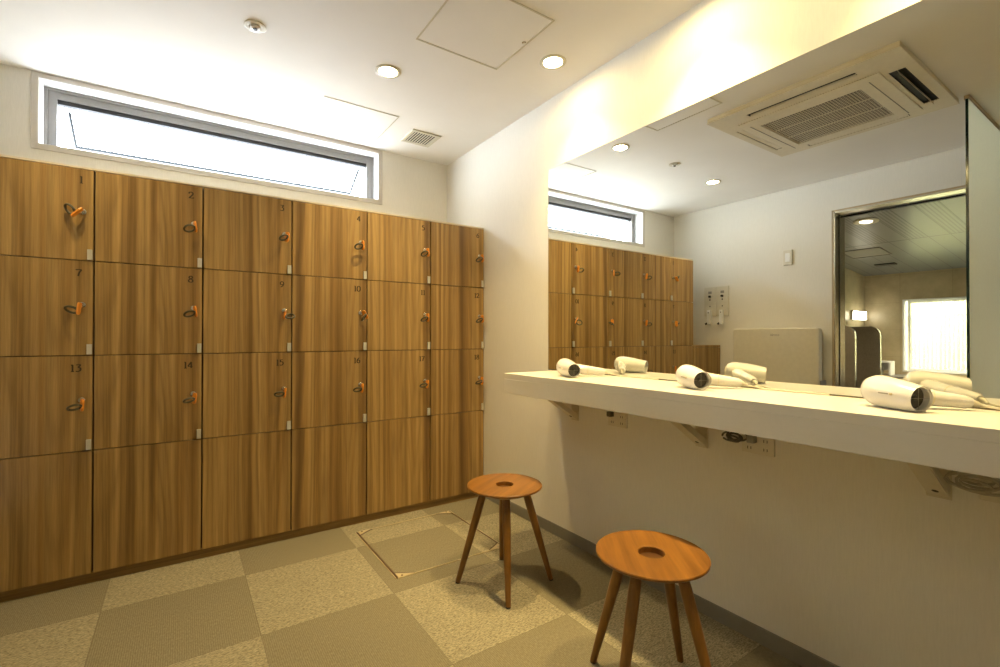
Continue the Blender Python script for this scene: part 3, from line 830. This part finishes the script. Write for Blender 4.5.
# ------------------------------------------------------------------ left wall (seen in the mirror)
X0 = XL - .001
for yc, lab in ((2.993, 'beige wall plate with a dark knob and hanging white handset, beside the lockers'), (2.851, 'beige wall plate with a dark knob and hanging white handset, farther from the lockers')):
    th = Thing('handset_plate', (X0, yc, 1.53), lab, 'wall plate', 'wall plates with handsets')
    th.part(MB().box(X0, X0 + .016, yc - .069, yc + .069, 1.375, 1.690), 'back_plate', M['ivory'], bevel=.003)
    th.part(MB().rev([(.013, 0), (.012, .018)], (X0 + .016, yc, 1.588), (1, 0, 0), 18), 'knob', M['dark'], smooth=True)
    th.part(MB().box(X0 + .016, X0 + .0175, yc - .020, yc + .020, 1.618, 1.645), 'printed_label', M['grey'])
    th.part(MB().box(X0 + .016, X0 + .018, yc - .006, yc + .006, 1.545, 1.560).box(X0 + .016, X0 + .018, yc - .005, yc + .005, 1.475, 1.487), 'indicator', M['infill'])
    hs = MB().prism(rrect(yc - .020, yc + .020, 1.285, 1.440, .010), 0, X0 + .016, X0 + .050)
    ho = th.part(hs, 'handset', M['white'], bevel=.003)
    th.sub(MB().box(X0 + .050, X0 + .052, yc - .005, yc + .005, 1.405, 1.418), 'handset_light', M['grey'], ho)
    th.part(MB().cyl((X0 + .04, yc + .016, 1.300), (X0 + .052, yc + .036, 1.285), .010, n=14), 'dark_tip', M['dark'])
th = Thing('wall_switch', (X0, 2.195, 1.905), 'small white switch plate high on the left wall, left of the doorway', 'switch')
th.part(MB().box(X0, X0 + .018, 2.155, 2.232, 1.835, 1.978), 'switch_plate', M['ivory'], bevel=.003)
th.part(MB().box(X0 + .018, X0 + .021, 2.172, 2.215, 1.865, 1.948), 'rocker', M['white'], bevel=.001)

# folded baby changing station
by0, by1, bz0, bz1 = 1.885, 2.672, .640, 1.232
th = Thing('baby_changing_station', (X0, (by0 + by1) / 2, bz0), 'large beige folded baby changing station on the left wall', 'changing station')
th.part(MB().prism(rrect(by0 + .03, by1 - .03, bz0 + .01, bz1 - .02, .02), 0, X0, X0 + .050), 'wall_tray', M['ivory'], bevel=.003)
shell = MB().prism(rrect(by0, by1, bz0, bz1, .028), 0, X0 + .052, X0 + .125)
sho = th.part(shell, 'folding_shell', M['ivory'], bevel=.010, seg=3, smooth=True)
# maker's word near the top edge
cu = bpy.data.curves.new('word', 'FONT'); cu.body = 'combi'; cu.size = .034; cu.extrude = .0006; cu.align_x = 'CENTER'
tmp = bpy.data.objects.new('word', cu); COL.objects.link(tmp)
dg = bpy.context.evaluated_depsgraph_get(); me = bpy.data.meshes.new_from_object(tmp.evaluated_get(dg)); bpy.data.objects.remove(tmp)
me.materials.clear(); me.materials.append(M['grey'])
wd = bpy.data.objects.new('lettering', me); COL.objects.link(wd); wd.parent = sho
wd.rotation_euler = (PI / 2, 0, PI / 2)
wd.location = Vector((X0 + .1258, 2.262, 1.158)) - Vector((X0, (by0 + by1) / 2, bz0))
th.part(MB().box(X0 + .010, X0 + .120, by0 - .010, by0 - .002, bz0 + .03, bz0 + .12), 'hinge', M['grey'], bevel=.002)

# door frame (steel) in the left wall
dfm = MB().box(X0 - .20, X0 + .004, dy1 - .012, dy1, 0, dz).box(X0 - .20, X0 + .004, dy0, dy0 + .012, 0, dz)
d = struct(dfm, 'door_1', M['steel'])
def dsub(mb, name, mat):
    o = mb.build(name, mat); o.parent = d; return o
dsub(MB().box(X0 - .20, X0 + .004, dy0 + .012, dy1 - .012, dz - .014, dz), 'door_header', M['steelh'])
dsub(MB().box(X0, X0 + .006, dy1 - .001, dy1 + .014, 0, dz + .014).box(X0, X0 + .006, dy0, dy1 + .014, dz, dz + .014).box(X0, X0 + .006, dy0 - .014, dy0, 0, dz + .014), 'door_casing', M['rail'])
dsub(MB().box(X0 - .085, X0 - .075, dy1 - .016, dy1 - .0125, 0, dz - .014).box(X0 - .195, X0 - .165, dy0 + .012, dy1 - .012, dz - .026, dz - .0145), 'door_gasket', M['infill'])

# frosted glass screen standing between the camera and the doorway
gy = .750
th = Thing('glass_screen', (-.66, gy, 0), 'floor-to-ceiling greenish frosted glass screen seen in the mirror at the right', 'screen')
th.part(MB().box(XL + .001, -.183, gy - .006, gy + .006, .012, C - .022), 'glass_panel', M['frost'])
th.part(MB().box(-.1828, -.180, gy - .0062, gy + .0062, .012, C - .022), 'polished_edge', M['edge'])
th.part(MB().box(XL + .001, -.178, gy - .012, gy + .012, C - .022, C - .0005), 'top_rail', M['rail'])
th.part(MB().box(XL + .010, -.178, gy - .012, gy + .012, .0, .012), 'bottom_rail', M['rail'])

# ------------------------------------------------------------------ bathroom beyond the doorway
bx0, bx1, bya, byb = -5.573, XL - .20, -.40, 3.031
struct(MB().box(bx0 - .1, bx1, bya - .1, byb + .1, -.1, 0), 'floor_bathroom', M['bfloor'])
zc = lambda x: 2.463 + .104 * (x + 2.398)
struct(MB().prism([(bx0 - .1, zc(bx0 - .1)), (bx1, zc(bx1)), (bx1, zc(bx1) + .1), (bx0 - .1, zc(bx0 - .1) + .1)], 1, bya - .1, byb + .1), 'ceiling_bathroom', M['bceil'])
wy0, wy1, bwz0, bwz1 = .95, 2.545, .620, 1.722
mb = MB().box(bx0 - .12, bx0, bya, wy0, 0, 2.3).box(bx0 - .12, bx0, wy1, byb, 0, 2.3).box(bx0 - .12, bx0, wy0, wy1, 0, bwz0).box(bx0 - .12, bx0, wy0, wy1, bwz1, 2.3)
struct(mb, 'wall_bathroom_far', M['tile'])
struct(MB().box(bx0 - .1, bx1, byb, byb + .1, 0, 2.7), 'wall_bathroom_side', M['tile'])
struct(MB().box(bx0 - .1, bx1, bya - .1, bya, 0, 2.7), 'wall_bathroom_near', M['tile'])
w2 = empty('window_2', (bx0, 1.75, 1.17), None, None); w2['kind'] = 'structure'
def w2p(mb, name, mat):
    o = mb.build(name, mat, None, origin=(bx0, 1.75, 1.17)); o.parent = w2; o.location = (0, 0, 0); return o
def ring(y0, y1, z0, z1, wd, xa, xb): return MB().box(xa, xb, y0, y0 + wd, z0, z1).box(xa, xb, y1 - wd, y1, z0, z1).box(xa, xb, y0 + wd, y1 - wd, z1 - wd, z1).box(xa, xb, y0 + wd, y1 - wd, z0, z0 + wd)
w2p(ring(wy0, wy1, bwz0, bwz1, .022, bx0 - .10, bx0 + .008), 'window_frame', M['white'])
w2p(ring(wy0 + .05, wy1 - .05, bwz0 + .022, bwz1 - .022, .03, bx0 - .085, bx0 - .055), 'inner_frame', M['white'])
w2p(MB().box(bx0 - .073, bx0 - .067, wy0 + .07, wy1 - .07, bwz0 + .045, bwz1 - .045), 'pane', M['bpane'])
# bamboo fence outside
th = Thing('bamboo_fence', (bx0 - .75, 1.7, 0), 'pale bamboo fence outside the bathroom window', 'fence')
fb = MB(); rnd = random.Random(3)
for k in range(62):
    y = .1 + k * .052; fb.cyl((bx0 - .75 + rnd.uniform(-.006, .006), y, 0), (bx0 - .75, y, 2.05 + rnd.uniform(-.03, .03)), .0245, n=10)
th.part(fb, 'bamboo_canes', M['bamboo'], smooth=True)
th.part(MB().cyl((bx0 - .715, .05, .55), (bx0 - .715, 3.35, .55), .018, n=10).cyl((bx0 - .715, .05, 1.5), (bx0 - .715, 3.35, 1.5), .018, n=10), 'cross_rail', M['rail'])
struct(MB().box(bx0 - 3, bx0 - .12, -2, 5, -.12, -.02), 'ground_outside', M['earth'])

# shower partitions, rounded at the upper front corner
for px, ye, lab in ((-3.70, 2.515, 'dark stone shower partition nearest the doorway'), (-4.70, 2.555, 'dark stone shower partition nearest the bath')):
    zt = 1.300; r = .13
    poly = [(byb - .0005, 0), (byb - .0005, zt)] + [(ye + r - r * math.sin(t), zt - r + r * math.cos(t)) for t in [PI / 2 * k / 8 for k in range(9)]] + [(ye, 0)]
    th = Thing('shower_partition', (px, 2.78, 0), lab, 'partition', 'shower partitions')
    th.part(MB().prism(poly, 0, px - .02, px + .02), 'stone_slab', M['granite'])
    e_ = []
    pth = [(ye + r - r * math.sin(t), zt - r + r * math.cos(t)) for t in [PI / 2 * k / 8 for k in range(9)]] + [(ye, 0)]
    out = [(a_ - .0035 * math.sin(min(t, PI / 2)), b_ + .0035 * math.cos(min(t, PI / 2))) for (a_, b_), t in zip(pth, [PI / 2 * k / 8 for k in range(9)] + [PI / 2])]
    th.part(MB().prism(pth + out[::-1], 0, px - .021, px + .021), 'edge_trim', M['steel'])
# wall lamp
th = Thing('wall_lamp', (-5.22, byb, 1.49), 'glowing rectangular wall lamp above the shower partitions', 'lamp')
th.part(MB().box(-5.44, -5.02, byb - .03, byb, 1.415, 1.555), 'lamp_back', M['white'])
th.part(MB().box(-5.43, -5.03, byb - .075, byb - .03, 1.42, 1.55), 'lamp_shade', M['wlamp'], bevel=.004)
# bathtub with water below the window
tx0, tx1, ty0, ty1, tz = bx0 + .001, -3.95, -.2, 2.36, .56
tb = plate_with_holes(tx0, tx1, ty0, ty1, 0, tz, [(tx0 + .12, tx1 - .12, ty0 + .12, ty1 - .12)])
th = Thing('bathtub', ((tx0 + tx1) / 2, 1.1, 0), 'stone bathtub filled with water under the bathroom window', 'bathtub')
th.part(tb, 'tub_rim', M['bfloor'], bevel=.006)
th.part(MB().box(tx0 + .12, tx1 - .12, ty0 + .12, ty1 - .12, .1, tz - .03), 'water', M['water'])
tag(MB().box(bx0 + .0005, -4.95, 2.362, 3.0305, 0, .575).build('stone_ledge', M['bfloor'], origin=(-5.26, 2.69, 0), bevel=.005), 'stone ledge in the far corner of the bathroom', 'ledge')
# white bath stool standing on the ledge
th = Thing('bath_stool', (-5.27, 2.665, .575), 'small white bath stool standing on the stone ledge', 'stool')
s = MB().prism(rrect(-5.36, -5.18, 2.575, 2.755, .03), 2, .755, .785)
th.part(s, 'seat', M['white'], bevel=.005)
for sy in (2.580, 2.722):
    th.part(MB().box(-5.355, -5.185, sy, sy + .028, .575, .755), 'side_leg', M['white'], bevel=.004)
th.part(MB().box(-5.355, -5.340, 2.608, 2.722, .64, .755), 'back_rail', M['white'])
# bathroom ceiling fittings
def on_ceil(x, y, dz_=0): return (x, y, zc(x) - dz_)
nrm = Vector((.104, 0, -1)).normalized()
th = Thing('bathroom_downlight', on_ceil(-2.68, 2.06), 'round downlight in the bathroom ceiling, nearest the doorway', 'ceiling light', 'bathroom downlights')
for nm, y_, x_ in (('a', 2.06, -2.68),):
    th.part(MB().rev([(.115, 0), (.115, .008), (.080, .014), (.065, .006)], on_ceil(x_, y_), nrm, 32), 'trim_ring', M['trimw'], smooth=True)
    th.part(MB().rev([(.060, .006), (.058, .013)], on_ceil(x_, y_), nrm, 24), 'lens', emit('bath lamp lens', (1, .9, .7), 3))
def bath_spot(x, y, pw, par=None):
    l = bpy.data.lights.new('bath_lamp', 'SPOT'); l.energy = pw; l.color = (1.0, .82, .55); l.spot_size = math.radians(140); l.spot_blend = .6; l.shadow_soft_size = .05
    o = bpy.data.objects.new('bath_lamp', l); COL.objects.link(o); o.location = (x, y, zc(x) - .03)
bath_spot(-2.68, 2.06, 150)
bath_spot(-4.4, 1.0, 220)
bl = MB(); X_ = -4.86
bl.prism([(X_ - .05, zc(X_ - .05)), (X_ + .05, zc(X_ + .05)), (X_ + .05, zc(X_ + .05) - .012), (X_ - .05, zc(X_ - .05) - .012)], 1, 2.42, 2.66)
th = Thing('bathroom_vent', on_ceil(X_, 2.54), 'dark slot vent in the bathroom ceiling', 'vent')
th.part(bl, 'vent_body', M['infill'])
vs = MB()
for k in (-.03, 0, .03): vs.prism([(X_ + k - .004, zc(X_ + k) - .012), (X_ + k + .004, zc(X_ + k) - .012), (X_ + k + .004, zc(X_ + k) - .016), (X_ + k - .004, zc(X_ + k) - .016)], 1, 2.42, 2.66)
th.part(vs, 'vent_slat', M['grey'])
def sloped_frame(x0, x1, y0, y1, w_, t_):
    m_ = MB()
    def bar(a_, b_, c_, d_): m_.prism([(a_, zc(a_)), (b_, zc(b_)), (b_, zc(b_) - t_), (a_, zc(a_) - t_)], 1, c_, d_)
    bar(x0, x0 + w_, y0, y1); bar(x1 - w_, x1, y0, y1); bar(x0 + w_, x1 - w_, y0, y0 + w_); bar(x0 + w_, x1 - w_, y1 - w_, y1); return m_
th = Thing('bathroom_hatch', on_ceil(-4.05, 2.55), 'square access hatch in the bathroom ceiling', 'ceiling hatch')
th.part(sloped_frame(-4.30, -3.85, 2.30, 2.75, .015, .008), 'hatch_frame', M['alu'])
m_ = MB(); m_.prism([(-4.28, zc(-4.28)), (-3.87, zc(-3.87)), (-3.87, zc(-3.87) - .004), (-4.28, zc(-4.28) - .004)], 1, 2.32, 2.73)
th.part(m_, 'hatch_panel', M['grey'])

# ------------------------------------------------------------------ daylight, camera, output
w_ = bpy.data.worlds.new('World'); sc.world = w_; w_.use_nodes = True
bg = w_.node_tree.nodes['Background']; bg.inputs[0].default_value = (.82, .91, 1.0, 1); bg.inputs[1].default_value = 27.0
wt_ = w_.node_tree; tcw = N(wt_, 'ShaderNodeTexCoord'); sxw = N(wt_, 'ShaderNodeSeparateXYZ'); wt_.links.new(tcw.outputs['Generated'], sxw.inputs[0])
# bright band added near horizon, dimmer elsewhere, to push daylight deeper onto the ceiling
wf = math_(wt_, 'MULTIPLY_ADD', sxw.outputs[2], .5, .5)
wr = ramp(wt_, wf, [(.0, (.22, .22, .22)), (.34, (.34, .34, .34)), (.44, (1, 1, 1)), (.52, (.9, .9, .9)), (.62, (.5, .5, .5))])
wt_.links.new(math_(wt_, 'MULTIPLY', wr, 44.0), bg.inputs[1])
def portal(loc, rot, sx, sy):
    l = bpy.data.lights.new('daylight_portal', 'AREA'); l.shape = 'RECTANGLE'; l.size = sx; l.size_y = sy; l.cycles.is_portal = True
    o = bpy.data.objects.new('daylight_portal', l); COL.objects.link(o); o.location = loc; o.rotation_euler = rot
portal((.293, YB + T + .42, 2.30), (-PI / 2, 0, 0), 3.0, 1.6)

cam = bpy.data.cameras.new('camera'); co = bpy.data.objects.new('camera', cam); COL.objects.link(co); sc.camera = co
cam.sensor_width = 36; cam.lens = 471.55 * 36 / 1000; cam.clip_start = .02
yaw, pit, rol = .5935, .0065, .0008
fw_ = Vector((math.sin(yaw) * math.cos(pit), math.cos(yaw) * math.cos(pit), math.sin(pit)))
rt = Vector((math.cos(yaw), -math.sin(yaw), 0)); up = rt.cross(fw_)
r2 = rt * math.cos(rol) + up * math.sin(rol); u2 = up * math.cos(rol) - rt * math.sin(rol)
mt = Matrix((r2, u2, -fw_)).transposed().to_4x4(); mt.translation = Vector((0, 0, 1.15)); co.matrix_world = mt

vs_ = sc.view_settings; vs_.view_transform = 'Standard'; vs_.look = 'None'; vs_.gamma = 1; vs_.use_curve_mapping = False; vs_.exposure = 0.13
sc.cycles.max_bounces = 12; sc.cycles.diffuse_bounces = 6; sc.cycles.glossy_bounces = 6; sc.cycles.transmission_bounces = 6; sc.cycles.transparent_max_bounces = 8
sc.cycles.sample_clamp_indirect = 6
sc.cycles.caustics_reflective = False; sc.cycles.caustics_refractive = False
